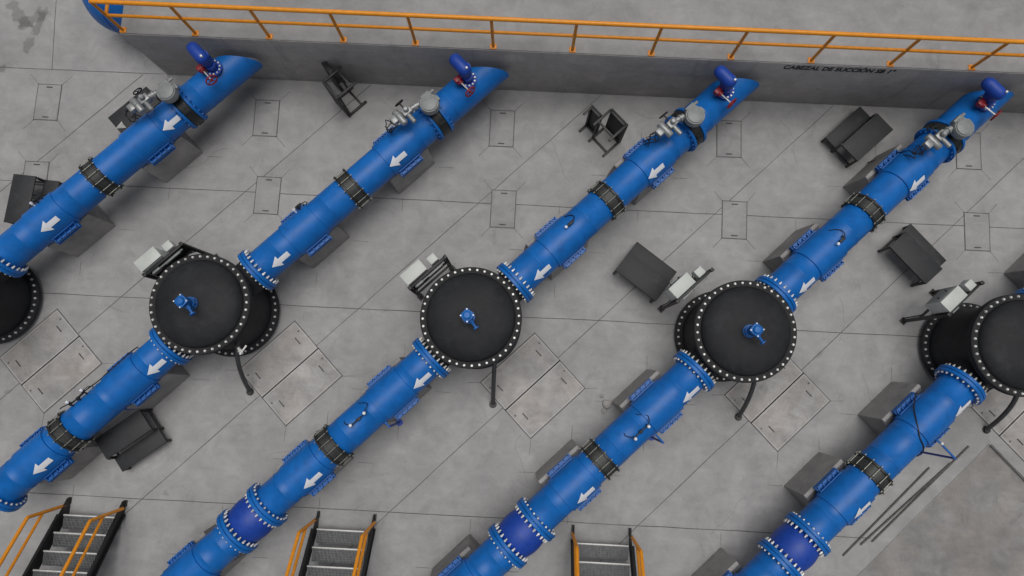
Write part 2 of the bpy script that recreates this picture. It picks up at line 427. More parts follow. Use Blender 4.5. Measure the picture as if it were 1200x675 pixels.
def arrow(parent, s, phi=R(43), lift=.0):
    """flow arrow bent round the pipe, tip to -s, on the right hand side (y negative)"""
    Rr = PR + .0085 + lift; t = .0025
    mb = MB(); bm = mb.bm
    def v(x, b, r): a = b / Rr; return bm.verts.new((x, r * -math.sin(phi + a), r * math.cos(phi + a)))
    def grid(f, n, m_):
        for r, fl in ((Rr + t, 0), (Rr, 1)):
            g = [[v(*f(i / n, j / m_), r) for j in range(m_ + 1)] for i in range(n + 1)]
            for i in range(n):
                for j in range(m_):
                    try: bm.faces.new((g[i][j], g[i][j + 1], g[i + 1][j + 1], g[i + 1][j]))
                    except ValueError: pass
    grid(lambda u, w: (-.02 + .22 * u, (w - .5) * .105), 2, 5)
    grid(lambda u, w: (-.20 + .18 * u, (w - .5) * .245 * max(u, .02)), 3, 8)
    o = mb.build('flow_arrow', M['white'], parent, (s, 0, PZ)); return o

def coupling(parent, s):
    mb = MB()
    mb.lathe([(-.12, PR + .002), (-.12, PR + .018), (.12, PR + .018), (.12, PR + .002)], (0, 0, 0), (1, 0, 0), 48, cap=False)
    c = mb.build('coupling', M['sleeve'], parent, (s, 0, PZ))
    for x in (-1, 1):
        mb = MB(); mb.lathe([(-.024, PR + .002), (-.024, PR + .036), (-.016, PR + .042), (.016, PR + .042), (.024, PR + .036), (.024, PR + .002)], (x * .112, 0, 0), (1, 0, 0), 48, cap=False)
        for k in range(14):
            a = 2 * PI * k / 14
            mb.box((x * .112, (PR + .047) * math.cos(a), (PR + .047) * math.sin(a)), (.032, .036, .036), Matrix.Rotation(a, 4, 'X'), bev=.008)
        mb.build('clamp_ring', M['coupl'], c)
    rod = None
    for k in range(14):
        a = 2 * PI * k / 14; loc = (0, (PR + .05) * math.cos(a), (PR + .05) * math.sin(a))
        if rod is None:
            mb = MB(); mb.cyl((-.165, 0, 0), (.165, 0, 0), .0075, 8)
            for x in (-1, 1): mb.lathe([(.128, .014), (.145, .014)], ax=(x, 0, 0), seg=6)
            rod = mb.build('tie_rod', M['rod'], c, loc)
        else: inst(rod, 'tie_rod', c, loc)
    return c

# ------------------------------------------------------------------ upper pipes (block to tank), one per tank
UG = 'blue pipes from the concrete block to the tanks'
UL = ['blue pipe crossing the upper left corner, from the concrete block to the cut off tank',
      'blue pipe with white arrows from the concrete block to the left whole tank',
      'blue pipe with white arrows from the concrete block to the middle tank',
      'blue pipe with white arrows from the concrete block to the right whole tank',
      'blue pipe flange at the back of the tank at the right edge']
SADU = (2.22, 4.55)
YCUT = 5.80
def make_upper(i):
    t = thing('supply_pipe', UL[i], 'pipe', (TX[i], TY, 0), A45, UG)
    pipe_mesh(t, 1.10, 5.36, (1.62, 2.85, 5.02), bands=[(s, .34) for s in SADU])
    sp = pipe_mesh(t, 5.64, 6.9, (5.9,), name='wall_spool')
    for v in sp.data.vertices:                       # the end is mitred parallel to the block
        if v.co.x > 6.8: v.co.x = (YCUT - TY) / c45 - v.co.y
    mb = MB(); mb.lathe([(6.6, .13), (7.35, .13)], (0, 0, PZ - .18), (1, 0, 0), 32); mb.build('wall_sleeve', M['wallface'], t)
    flange_pair(t, 1.05, far=1)
    coupling(t, 3.41)
    for s in SADU: saddle(t, s)
    for s in (5.375, 5.625):
        mb = MB(); sg = 1 if s > 5.5 else -1
        mb.lathe([(-.028, PR), (-.028, .405), (-.022, .412), (.022, .412), (.028, .405), (.028, PR)], (0, 0, 0), (1, 0, 0), 48, cap=False)
        mb.build('flange', M['blue'], t, (s + sg * .0, 0, PZ))
    arrow(t, 4.41, lift=.028); arrow(t, 1.53)
    return t
first = make_upper(1)
for i in (0, 2, 3, 4):
    o = copy_tree(first); o.location = (TX[i], TY, 0); o['label'] = UL[i]
    ar = [c for c in o.children if c.name.startswith('flow_arrow')]
    if i == 0:
        # on this pipe the arrows sit further up the line
        for q_, ph, lf in ((ar[0], 5.11, 0.), (ar[1], 2.19, .028)): bpy.data.objects.remove(q_); arrow(o, ph, lift=lf)

# ------------------------------------------------------------------ motor valves on the upper pipes
def make_valve(i):
    t = thing('motor_valve', 'butterfly valve with grey gearbox and motor on the upper pipe of the left whole tank', 'valve', line_pt(i, 5.5, 0), A45, 'motor driven valves near the concrete block')
    mb = MB(); mb.lathe([(-.092, .32), (-.092, .382), (-.08, .395), (.08, .395), (.092, .382), (.092, .32)], (0, 0, PZ), (1, 0, 0), 48, cap=False)
    for k in range(4):
        a = R(45 + 90 * k); mb.box((0, .392 * math.cos(a), PZ + .392 * math.sin(a)), (.13, .07, .05), Matrix.Rotation(a + PI / 2, 4, 'X'), bev=.01)
    vb = mb.build('valve_body', M['coupl'], t)
    for k in range(20):
        a = 2 * PI * (k + .5) / 20
        part_inst(ME_BSTUD, 'bolt', vb, (0, .374 * math.cos(a), PZ + .374 * math.sin(a)), (a, 0, 0))
    mb = MB(); mb.cyl((0, 0, PZ + .40), (0, 0, 1.66), .075, 16); mb.lathe([(1.60, .14), (1.635, .14)], seg=20); mb.box((0, 0, 1.57), (.16, .2, .03))
    mb.build('valve_neck', M['coupl'], t)
    mb = MB()
    mb.lathe([(1.64, .165), (1.66, .18), (1.80, .18), (1.815, .172), (1.815, .155), (1.835, .15), (1.84, .14)], seg=36)
    mb.box((.05, .15, 1.73), (.20, .14, .14), bev=.02)
    mb.cyl((.12, .17, 1.73), (.24, .17, 1.73), .03, 10)
    mb.box((.19, .0, 1.72), (.05, .12, .1), bev=.01)
    for k in range(8):
        a = 2 * PI * k / 8 + .2; mb.cyl((.165 * math.cos(a), .165 * math.sin(a), 1.80), (.165 * math.cos(a), .165 * math.sin(a), 1.825), .011, 6)
    mb.build('gearbox', M['gear'], t)
    mb = MB()
    mb.cyl((-.14, .14, 1.73), (-.30, .17, 1.73), .055, 16); mb.lathe([(0, .075), (.03, .075)], (-.20, .15, 1.73), (-1, .1, 0), 16)
    mb.box((-.40, .18, 1.73), (.20, .15, .16), bev=.025)
    mb.lathe([(0, .055), (.02, .068), (.30, .068), (.32, .055)], (-.57, .34, 1.74), (0, -1, 0), 20)         # motor barrel
    mb.lathe([(0, .075), (.025, .075)], (-.57, .20, 1.74), (0, -1, 0), 20)
    mb.lathe([(0, .045), (.26, .045), (.27, .03)], (-.42, .19, 1.75), (0, -1, 0), 16)
    mb.lathe([(0, .05), (.09, .05), (.11, .03)], (-.40, .18, 1.79), (0, 0, 1), 16)
    mb.box((-.68, .21, 1.73), (.12, .15, .13), bev=.02)
    act = mb.build('motor_actuator', M['alu'], t)
    mb = MB(); mb.torus((-.40, .40, 1.74), (0, 1, .25), .085, .012); mb.cyl((-.40, .25, 1.74), (-.40, .40, 1.74), .014, 8)
    for k in range(3):
        a = 2 * PI * k / 3; mb.cyl((-.40, .40, 1.74), (-.40 + .085 * math.cos(a), .40 - .02 * math.sin(a), 1.74 + .083 * math.sin(a)), .008, 6)
    mb.build('handwheel', M['blacksteel'], act)
    def loop(c, r, n=14, tw=.0):
        return [(c[0] + r * math.cos(2 * PI * k / n), c[1] + r * 1.2 * math.sin(2 * PI * k / n), c[2] + .05 * math.sin(4 * PI * k / n)) for k in range(n)]
    for pts, cl in (([(-.70, .23, 1.70), (-.78, .28, 1.66), (-.86, .25, 1.60), (-.90, .18, 1.52), (-.86, .22, 1.42), (-.84, .32, 1.25), (-.82, .38, 1.0)], False),
                    ([(-.66, .15, 1.68), (-.76, .12, 1.62), (-.84, .2, 1.52), (-.80, .3, 1.40), (-.76, .37, 1.1), (-.74, .44, .7), (-.7, .5, .02)], False), (loop((-.80, .24, 1.62), .075), True)):
        pts = [(a + random.uniform(-.03, .03), b_ + random.uniform(-.035, .035), c + random.uniform(-.03, .03)) for a, b_, c in pts]
        mb = MB(); mb.tube(pts, .010, 6, cl); mb.build('cable', M['cable'], t)
    return t
for i in (0, 1, 2, 3):
    o = make_valve(i)
    if i == 1: continue
    o['label'] = ['butterfly valve with grey gearbox and motor half over a stool, upper left corner pipe', '',
                  'butterfly valve with grey gearbox and motor on the upper pipe of the middle tank',
                  'butterfly valve with grey gearbox and motor on the upper pipe of the right whole tank'][i]

# ------------------------------------------------------------------ air valves with red handwheel by the block
AVL = ['deep blue air valve with red handwheel on the upper left corner pipe', 'deep blue air valve with red handwheel on the upper pipe of the left whole tank',
       'deep blue air valve with red handwheel on the upper pipe of the middle tank', 'deep blue air valve with red handwheel at the upper right corner of the picture']
def make_air(i):
    t = thing('air_valve', AVL[i], 'valve', line_pt(i, 6.42, 0, 0), A45, 'air valves beside the concrete block')
    mb = MB()
    mb.lathe([(PZ + PR - .03, .12), (1.42, .12), (1.42, .165), (1.45, .165), (1.45, .10), (1.50, .09), (1.54, .10), (1.60, .10)], seg=32)
    body = mb.build('isolating_flange', M['dblue'], t)
    me = ME_TB = bpy.data.meshes.get('air_bolt')
    if me is None:
        mb = MB(); mb.lathe([(0, .018), (.03, .018)], seg=6); o = mb.build('air_bolt', M['bolt']); me = o.data; bpy.data.objects.remove(o)
    for k in range(12):
        a = 2 * PI * k / 12; part_inst(me, 'bolt', body, (.138 * math.cos(a), .138 * math.sin(a), 1.45))
    # twin chamber body, long across the pipe
    mb = MB()
    mb.lathe([(1.56, .095), (1.62, .12), (1.84, .125)], (0, .06, 0), (0, 0, 1), 28)
    prof = [(-.24, 0), (-.235, .04), (-.21, .085), (-.17, .112), (-.10, .122), (.10, .122), (.17, .112), (.21, .085), (.235, .04), (.24, 0)]
    mb.lathe(prof, (-.02, .155, 1.84), (0, 1, 0), 28)
    mb.build('float_chamber', M['dblue'], t)
    mb = MB(); mb.lathe([(0, .022), (.05, .022), (.055, .012)], (0, -.02, 1.94), (0, 0, 1), 8); mb.build('vent_plug', M['bolt'], t)
    # red bonnet, bright stem, red wheel: stem points away from the pipe's left side
    mb = MB(); mb.box((-.17, .08, 1.56), (.15, .10, .12), bev=.015); mb.cyl((-.17, .05, 1.56), (-.17, -.02, 1.56), .055, 12)
    mb.build('gear_bonnet', M['red'], t)
    mb = MB(); mb.cyl((-.17, -.02, 1.57), (-.17, -.27, 1.60), .014, 8); mb.build('valve_stem', M['bolt'], t)
    mb = MB(); w = Vector((-.17, -.27, 1.60)); mb.torus(w, (0, -1, .12), .11, .014)
    for k in range(4):
        a = PI / 2 * k + .4; mb.cyl(w, w + Vector((.105 * math.cos(a), 0, .105 * math.sin(a))), .010, 6)
    mb.cyl(w + Vector((0, .02, 0)), w + Vector((0, -.02, 0)), .028, 10)
    mb.build('handwheel', M['red'], t)
    return t
a0 = make_air(1)
for i in (0, 2, 3):
    o = copy_tree(a0); o.location = line_pt(i, 6.42, 0); o['label'] = AVL[i]

# ------------------------------------------------------------------ lower pipes (tank to foreground)
LL = {1: 'blue pipe leaving the left edge of the picture, coming from the left whole tank',
      2: 'blue pipe with white arrows running down left from the middle tank', 3: 'blue pipe with white arrows running down left from the right whole tank',
      4: 'blue pipe at lower right, coming from the tank at the right edge'}
SADL = (-2.0, -4.05)
def make_lower(i):
    t = thing('delivery_pipe', LL[i], 'pipe', (TX[i], TY, 0), A45, 'blue pipes running from the tanks to the foreground')
    pipe_mesh(t, -4.95, -1.10, (-1.5, -2.48, -3.05, -4.55), bands=[(s, .34) for s in SADL])
    flange_pair(t, -1.05); flange_pair(t, -5.0, far=-1)
    coupling(t, -3.42)
    for s in SADL: saddle(t, s)
    arrow(t, -1.43); arrow(t, -4.04, lift=.028)
    return t
def make_tail(i):
    t = thing('outlet_pipe', 'x', 'pipe', (TX[i], TY, 0), A45, 'blue pipe ends along the lower edge')
    pipe_mesh(t, -10.5, -5.74, (-5.95, -6.3, -7.2), bands=[(-6.75, .34)])
    flange_pair(t, -5.69); saddle(t, -6.75)
    return t
def make_joint(i):
    t = thing('expansion_joint', 'x', 'pipe joint', line_pt(i, -5.345, 0), A45, 'deep blue expansion joints')
    mb = MB(); n = 14
    prof = [(-.275, PR + .0)] + [(-.275 + .55 * k / n, PR + .012 + .06 * math.sin(PI * k / n) ** .8) for k in range(1, n)] + [(.275, PR)]
    mb.lathe(prof, (0, 0, PZ), (1, 0, 0), 48, cap=False); bd = mb.build('bellows', M['dblue'], t)
    mb = MB(); a = R(25); mb.lathe([(0, .028), (.012, .028), (.014, .02)], (0, -math.sin(a) * (PR + .07), PZ + math.cos(a) * (PR + .07)), (0, -math.sin(a), math.cos(a)), 12)
    mb.build('maker_plate', M['dblue'], bd)
    return t
l0 = make_lower(2); t0 = make_tail(2); j0 = make_joint(2)
l0['label'] = LL[2]
TL = {1: 'x', 2: 'blue pipe end left of the middle staircase, cut off by the lower edge', 3: 'blue pipe end between the middle and right staircases',
      4: 'blue pipe end right of the right staircase, cut off by the lower edge'}
JL = {2: 'deep blue expansion joint with white bolts, upper left of the middle staircase', 3: 'deep blue expansion joint with white bolts, upper left of the right staircase',
      4: 'deep blue expansion joint with white bolts at lower right, near the steel bars'}
t0['label'] = TL[2]; j0['label'] = JL[2]
for i in (1, 3, 4):
    o = copy_tree(l0); o.location = (TX[i], TY, 0); o['label'] = LL[i]
    if i > 1:
        o = copy_tree(t0); o.location = (TX[i], TY, 0); o['label'] = TL[i]
        o = copy_tree(j0); o.location = line_pt(i, -5.345, 0); o['label'] = JL[i]

# ------------------------------------------------------------------ concrete piers
def pier_mesh():
    h, w, l = .86, .375, .49
    wb = .425
    poly = [(-wb, 0), (wb, 0), (w, h)]
    rr = PR + .03
    for k in range(0, 13):
        z = h; a0 = math.asin((PZ - h) / rr); a = a0 + (PI - 2 * a0) * k / 12
        poly.append((rr * math.cos(a), PZ - rr * math.sin(a)))
    poly.append((-w, h))
    mb = MB(); mb.prism(poly, -l, l, 'x')
    o = mb.build('concrete_pier', M['pier'], smooth=False, bevel=.012); me = o.data; bpy.data.objects.remove(o); return me
ME_PIER = pier_mesh()
def pier(i, s, label):
    o = bpy.data.objects.new('concrete_pier', ME_PIER); COL.objects.link(o)
    o.location = line_pt(i, s, -.065); o.rotation_euler = (0, 0, A45)
    tag(o, label, 'pier', 'concrete piers carrying the blue pipes')
    # saw cuts in the floor at the pier corners
    for (ds, dp, dx, dy) in ((.5, .47, .30, 0), (-.5, .47, .0, -.26), (.5, -.5, .0, .25), (-.5, -.5, -.3, 0)):
        q = Vector(line_pt(i, s + ds, dp)[:2]); strip(stub, q, q + Vector((dx, dy)), .009, z=.002)
for i in range(5):
    n = ['upper left corner pipe', 'upper pipe of the left whole tank', 'upper pipe of the middle tank', 'upper pipe of the right whole tank', 'pipe behind the tank at the right edge'][i]
    pier(i, 4.55, 'grey concrete pier under the %s, next to its valve' % n)
    pier(i, 2.22, 'grey concrete pier under the %s, %s' % (n, 'nearer the tank' if i < 4 else 'dark side showing'))
for i in range(1, 5):
    n = 'lower pipe of the ' + TN[i] if i < 4 else 'blue pipe at lower right'
    pier(i, -2.0, 'grey concrete pier under the %s, nearer the tank' % n)
    pier(i, -4.05, 'grey concrete pier under the %s, beyond the black coupling' % n)
    if i > 1: pier(i, -6.75, 'grey concrete pier under the pipe end %s' % ['left of the middle staircase', 'left of the right staircase', 'right of the right staircase'][i - 2])

# ------------------------------------------------------------------ tanks
TLB = ['black round tank cut off by the left edge, only its foot showing', 'leftmost whole black round tank with white rim bolts', 'middle black round tank with white rim bolts',
       'rightmost whole black round tank with white rim bolts', 'black round tank cut off by the right edge']
def make_tank(i):
    t = thing('strainer_tank', TLB[i], 'tank', (TX[i], TY, 0), 0, 'black round tanks in a row')
    mb = MB(); mb.lathe([(0, .80), (.10, .80), (.10, .765), (1.55, .765)], seg=72, cap=False)
    mb.build('shell', M['black'], t)
    for sg in (1, -1):
        mb = MB(); d = Vector((c45, c45, 0)) * sg
        mb.lathe([(.62, PR), (.98, PR)], (0, 0, PZ), d, 40, cap=False); mb.build('nozzle', M['black'], t)
    mb = MB(); mb.lathe([(.12, .765), (.12, .895), (.13, .905), (.175, .905), (.185, .895), (.185, .765)], seg=72, cap=False); fb = mb.build('base_flange', M['black'], t)
    mb = MB()
    mb.lathe([(1.535, .765), (1.535, .90), (1.545, .91), (1.590, .91), (1.60, .90), (1.60, .885), (1.612, .885), (1.612, .90), (1.622, .91), (1.668, .91), (1.678, .90), (1.678, .798), (1.66, .792)], seg=72, cap=False)
    ft = mb.build('rim_flange', M['rim'], t)
    for k in range(40):
        a = 2 * PI * (k + .5) / 40
        part_inst(ME_TBOLT, 'bolt', ft, (.856 * math.cos(a), .856 * math.sin(a), 1.678), (0, 0, random.uniform(0, 1)))
        part_inst(ME_TBOLT, 'bolt', fb, (.845 * math.cos(a), .845 * math.sin(a), .185), (0, 0, random.uniform(0, 1)))
    mb = MB(); n = 14
    mb.lathe([(1.655, .80), (1.668, .792)] + [(1.668 + .255 * math.sin(R(90) * k / n), .792 * math.cos(R(90) * k / n) ** .85) for k in range(1, n)] + [(1.923, 0)], seg=72, cap=False)
    mb.build('dished_lid', M['black'], t)
    return t
k0 = make_tank(2)
for i in (0, 1, 3, 4):
    o = copy_tree(k0); o.location = (TX[i], TY, 0); o['label'] = TLB[i]

RVL = {1: 'small blue relief valve standing on the lid of the leftmost whole black tank', 2: 'small blue relief valve standing on the lid of the middle black tank',
       3: 'small blue relief valve standing on the lid of the rightmost whole black tank', 4: 'x'}
def make_relief(i):
    t = thing('relief_valve', RVL[i], 'valve', (TX[i] - .02, TY - .02, 1.925), 0, 'blue relief valves on the tank lids')
    mb = MB()
    mb.lathe([(0, .06), (.0, .115), (.03, .115), (.03, .06), (.07, .055), (.09, .105), (.115, .105), (.115, .065), (.20, .09), (.32, .085), (.36, .06), (.38, .06)], seg=28)
    mb.build('valve_body', M['vblue'], t)
    mb = MB(); mb.box((0, 0, .385), (.19, .19, .028), Matrix.Rotation(R(50), 4, 'Z'), bev=.012)
    cap = mb.build('square_cap', M['blue'], t)
    mb = MB(); mb.lathe([(.39, .075), (.43, .07), (.45, .05), (.455, 0)], seg=24, cap=False); mb.build('cap_dome', M['blue'], cap)
    mb = MB(); mb.lathe([(0, .013), (.022, .013)], seg=6); b0 = None
    for k in range(4):
        a = R(50 + 45 + 90 * k); p = (.107 * math.cos(a), .107 * math.sin(a), .399)
        if b0 is None: b0 = mb.build('bolt', M['bolt'], cap, p)
        else: inst(b0, 'bolt', cap, p)
    mb = MB(); d = Vector((.62, -.78, 0)).normalized()
    mb.lathe([(.04, .045), (.13, .04), (.15, .025), (.24, .022), (.24, .055), (.262, .055)], (0, 0, .24), d, 16)
    mb.build('side_outlet', M['vblue'], t)
    fb = None
    for k in range(8):
        a = 2 * PI * k / 8 + .2; p = (.092 * math.cos(a), .092 * math.sin(a), .03)
        if fb is None: mb = MB(); mb.lathe([(0, .012), (.02, .012)], seg=6); fb = mb.build('bolt', M['rod'], t, p)
        else: inst(fb, 'bolt', t, p)
    return t
r0 = make_relief(2)
for i in (1, 3):
    o = copy_tree(r0); o.location = (TX[i] - .02, TY - .02, 1.925); o['label'] = RVL[i]

# ------------------------------------------------------------------ drain hoses
HL = {1: 'dark grey drain hose dropping from the left whole tank to the floor', 2: 'dark grey drain hose dropping from the middle tank to the floor beside the double cover',
      3: 'dark grey drain hose curving from the right whole tank to the floor', 4: 'dark grey drain hose near the right edge, above the sunken floor'}
def make_hose(i):
    t = thing('drain_hose', HL[i], 'hose', (TX[i] + .44, TY, 0), 0, 'drain hoses of the tanks')
    pts = [(0, -.60, .90), (0, -.74, .90)]
    for k in range(1, 13):
        u = k / 12; pts.append((-.02 * u, -.74 - .84 * u ** .9, .90 * (1 - u ** 1.55)))
    mb = MB(); mb.tube(pts, .043, 14); mb.build('hose_body', M['hose'], t)
    mb = MB(); mb.lathe([(.0, .075), (.02, .075), (.02, .055), (.06, .055)], (-.02, -1.58, 0), (0, 0, 1), 20); mb.build('floor_collar', M['blacksteel'], t)
    mb = MB(); mb.lathe([(0, .056), (.05, .056)], (0, -.70, .90), (0, -1, 0), 16); mb.build('hose_clamp', M['galv'], t)
    return t
h0 = make_hose(2)
for i in (1, 3, 4):
    o = copy_tree(h0); o.location = (TX[i] + .44, TY, 0); o['label'] = HL[i]
# bright ball valve at the rim above the left hose
bv = thing('drain_tap', 'small bright ball tap under the rim of the left whole tank, above its hose', 'tap', (TX[1] + .52, TY - .66, 1.2), R(-52))
mb = MB(); mb.cyl((.10, 0, 0), (.24, 0, 0), .028, 12); mb.lathe([(0, .045), (.05, .045)], (.15, 0, 0), (1, 0, 0), 8); mb.build('tap_body', M['bolt'], bv)
mb = MB(); mb.box((.20, .07, .06), (.03, .2, .012), Matrix.Rotation(R(20), 4, 'Z')); mb.cyl((.18, 0, 0), (.18, 0, .06), .012, 8); mb.build('lever', M['bolt'], bv)

# ------------------------------------------------------------------ control box stands
SL = {1: 'black stand with two light grey control boxes, left of the left whole tank', 2: 'black stand with two light grey control boxes, upper left of the middle tank',
      3: 'black stand with two light grey control boxes, beside the flat charcoal step stool', 4: 'black stand with two control boxes showing a tall grey side, near the right edge'}
def make_stand(i):
    # local x along the panel, y outward from the tank
    t = thing('control_stand', SL[i], 'control stand', line_pt(i, -.03, -1.17), A45, 'control box stands beside the tanks')
    for x in (-.44, .42):
        f = MB(); f.box((x, 0, .74), (.055, .055, 1.48)); f.box((x, .0, .008), (.12, .12, .016)); f.box((x, 0, 1.49), (.06, .07, .02))
        f.build('post', M['blacksteel'], t, bevel=.003)
    for z in (1.44, .98, .55):
        f = MB(); f.box((-.01, .0, z), (.80, .04, .045)); f.build('cross_bar', M['blacksteel'], t, bevel=.003)
    f = MB(); f.box((-.01, .028, 1.20), (.80, .012, .50))
    f.build('mounting_panel', M['blacksteel'], t, bevel=.003)
    b = MB(); b.box((-.20, .160, 1.285), (.45, .225, .50), bev=.012); big = b.build('control_box', M['cream'], t)
    b = MB(); b.box((-.20, .162, 1.543), (.46, .24, .014), bev=.005); b.build('box_hood', M['cream'], big)
    b = MB(); b.box((-.20, .277, 1.27), (.40, .012, .42), bev=.004); b.build('box_door', M['shade'], big)
    for x in (-.3, -.1):
        b = MB(); b.lathe([(0, .016), (.03, .016)], (x, .283, 1.36), (0, 1, 0), 10); b.build('button', M['blacksteel'], big)
    b = MB(); b.box((.22, .125, 1.42), (.17, .155, .20), bev=.01); sm = b.build('junction_box', M['cream'], t)
    for x in (.17, .27):
        b = MB(); b.tube([(x, .15, 1.33), (x, .15, 1.22), (x, .10, 1.05), (x + .06, .045, .9), (.385, .045, .7), (.385, .045, .02)], .010, 6); b.build('cable', M['cable'], t)
    b = MB(); b.tube([(-.2, .14, 1.04), (-.2, .12, .9), (-.3, .05, .75), (-.40, .045, .6), (-.405, .045, .02)], .012, 6); b.build('cable', M['cable'], t)
    # bracket and bright transmitter behind the panel, tank side
    b = MB(); b.box((-.25, -.04, 1.36), (.16, .05, .10), bev=.008); b.box((.0, -.036, 1.36), (.70, .03, .03)); b.box((.12, -.045, 1.36), (.34, .045, .06), bev=.006)
    b.build('transmitter', M['gear'], t)
    return t
s0 = make_stand(2)
for i in (1, 3, 4):
    o = copy_tree(s0); o.location = line_pt(i, -.03, -1.17); o['label'] = SL[i]

# ------------------------------------------------------------------ sensor posts and gauges
PLb = {1: 'slim blue steel post with arm beside the charcoal stool at lower left', 2: 'slim blue steel post with arm beside the pipe below the middle tank',
       3: 'slim blue steel post with arm beside the pipe below the right whole tank', 4: 'slim blue steel post with arm above the steel bars at lower right'}
def make_post(i, xy):
    t = thing('sensor_post', PLb[i], 'post', (TX[i] + xy[0], TY + xy[1], 0), A45, 'blue sensor posts beside the pipes')
    mb = MB(); mb.cyl((0, 0, 0), (0, 0, 1.12), .021, 10); mb.build('upright', M['dblue'], t)
    mb = MB(); mb.lathe([(0, .07), (.012, .07)], seg=16); mb.build('foot_plate', M['dblue'], t)
    mb = MB(); mb.cyl((0, 0, 1.11), (0, .46, 1.11), .020, 10); mb.build('arm', M['vblue'], t)
    mb = MB(); mb.lathe([(0, .03), (.05, .03), (.06, .02)], (0, .36, 1.12), (0, 0, 1), 10); mb.build('bright_fitting', M['bolt'], t)
    return t
p0 = make_post(2, (-1.42, -2.03))
for i, xy in ((1, (-1.57, -1.98)), (3, (-1.29, -2.06)), (4, (-.90, -2.07))):
    o = copy_tree(p0); o.location = (TX[i] + xy[0], TY + xy[1], 0); o['label'] = PLb[i]

GL = {1: 'pair of white capped pressure gauges with looping black cable on the lower left pipe', 2: 'pair of white capped pressure gauges on the pipe below the middle tank',
      3: 'pair of white capped pressure gauges on the pipe below the right whole tank'}
def make_gauge(i, s, phi):
    t = thing('pressure_gauge', GL[i], 'gauge', line_pt(i, s, 0, PZ), A45, 'white capped gauges on the lower pipes')
    t.rotation_euler = (phi, 0, A45)
    h = PR + .0
    for x in (-.16, .16):
        mb = MB(); mb.lathe([(h - .01, .014), (h + .09, .014), (h + .09, .03), (h + .12, .034)], (x, 0, 0), (0, 0, 1), 12); st = mb.build('gauge_stem', M['blacksteel'], t)
        mb = MB(); mb.lathe([(h + .12, .029), (h + .15, .029), (h + .162, .02), (h + .166, 0)], (x, 0, 0), (0, 0, 1), 16, cap=False); mb.build('gauge_cap', M['white'], st)
    mb = MB(); mb.cyl((-.16, 0, h + .06), (.16, 0, h + .06), .012, 8); mb.box((0, 0, h + .06), (.07, .05, .05), bev=.006); mb.cyl((0, 0, h - .02), (0, 0, h + .05), .016, 8)
    mb.build('manifold', M['blacksteel'], t)
    mb = MB(); mb.tube([(.16, .02, h + .10), (.24, .05, h + .09), (.29, .10, h + .02), (.25, .17, h - .03), (.17, .22, h - .08), (.14, .30, h - .2)], .008, 6); mb.build('cable', M['cable'], t)
    mb = MB(); mb.tube([(-.16, .02, h + .1), (-.21, .06, h + .07), (-.25, .12, h + .0), (-.22, .20, h - .1)], .008, 6); mb.build('cable', M['cable'], t)
    return t
g0 = make_gauge(2, -2.70, R(-2))
for i, s, ph in ((1, -2.82, R(-45)), (3, -2.56, R(11))):
    o = copy_tree(g0); o.location = line_pt(i, s, 0, PZ); o.rotation_euler = (ph, 0, A45); o['label'] = GL[i]
FLb = {0: 'small black sensor with cable on the upper left corner pipe', 1: 'small black sensor with cable on the side of the pipe feeding the left whole tank', 2: 'small black sensor with cable on the pipe feeding the middle tank',
       3: 'small black sensor with cable on the pipe feeding the right whole tank'}
def make_sensor(i, s, phi):
    t = thing('flow_sensor', FLb[i], 'sensor', line_pt(i, s, 0, PZ), A45, 'small black sensors on the upper pipes')
    t.rotation_euler = (phi, 0, A45)
    h = PR
    mb = MB(); mb.cyl((0, 0, h - .01), (0, 0, h + .08), .02, 10); mb.box((.02, 0, h + .10), (.13, .05, .045), bev=.008); mb.cyl((.1, .03, h - .01), (.1, .03, h + .06), .016, 8); mb.build('sensor_body', M['blacksteel'], t)
    mb = MB(); mb.lathe([(h + .08, .026), (h + .12, .026), (h + .13, 0)], (-.09, 0, 0), (0, 0, 1), 12, cap=False); mb.cyl((-.09, 0, h - .01), (-.09, 0, h + .09), .012, 8); mb.build('sensor_cap', M['white'], t)
    mb = MB(); mb.tube([(.08, 0, h + .1), (.16, .05, h + .06), (.18, .12, h + .0), (.12, .2, h - .05), (.02, .27, h - .12), (-.04, .32, h - .22), (-.05, .335, h - .34)], .009, 6); mb.build('cable', M['cable'], t)
    return t
f0 = make_sensor(2, 2.50, R(-12))
for i, s, ph in ((0, 2.30, R(-38)), (1, 2.42, R(-50)), (3, 2.52, R(4))):
    o = copy_tree(f0); o.location = line_pt(i, s, 0, PZ); o.rotation_euler = (ph, 0, A45); o['label'] = FLb[i]

# loose black cables lying over two of the lower pipes, and broken concrete
def pipe_cable(i, pts, label):
    P = []
    for s, ph, ex in pts:
        # Catmull-like smoothing is not needed: many short steps are given below
        P.append((s, ph, ex))
    Q = []
    for a, b in zip(P, P[1:]):
        for k in range(6):
            u = k / 6; Q.append([a[j] + (b[j] - a[j]) * u for j in range(3)])
    Q.append(list(P[-1]))
    for _ in range(3):
        Q = [Q[0]] + [[(Q[k - 1][j] + 2 * Q[k][j] + Q[k + 1][j]) / 4 for j in range(3)] for k in range(1, len(Q) - 1)] + [Q[-1]]
    mb = MB(); mb.tube([(s, -(PR + .012 + ex) * math.sin(R(ph)), PZ + (PR + .012 + ex) * math.cos(R(ph))) for s, ph, ex in Q], .011, 6)
    o = mb.build('loose_cable', M['cable']); o.location = (TX[i], TY, 0); o.rotation_euler = (0, 0, A45)
    tag(o, label, 'cable', 'loose black cables on the lower pipes')
pipe_cable(4, [(-1.75, -86, .10), (-2.0, -70, .03), (-2.25, -30, .027), (-2.42, 5, .003), (-2.45, 40, .003), (-2.5, 75, .01), (-2.55, 95, .04)], 'black cable looping over the blue pipe at lower right')
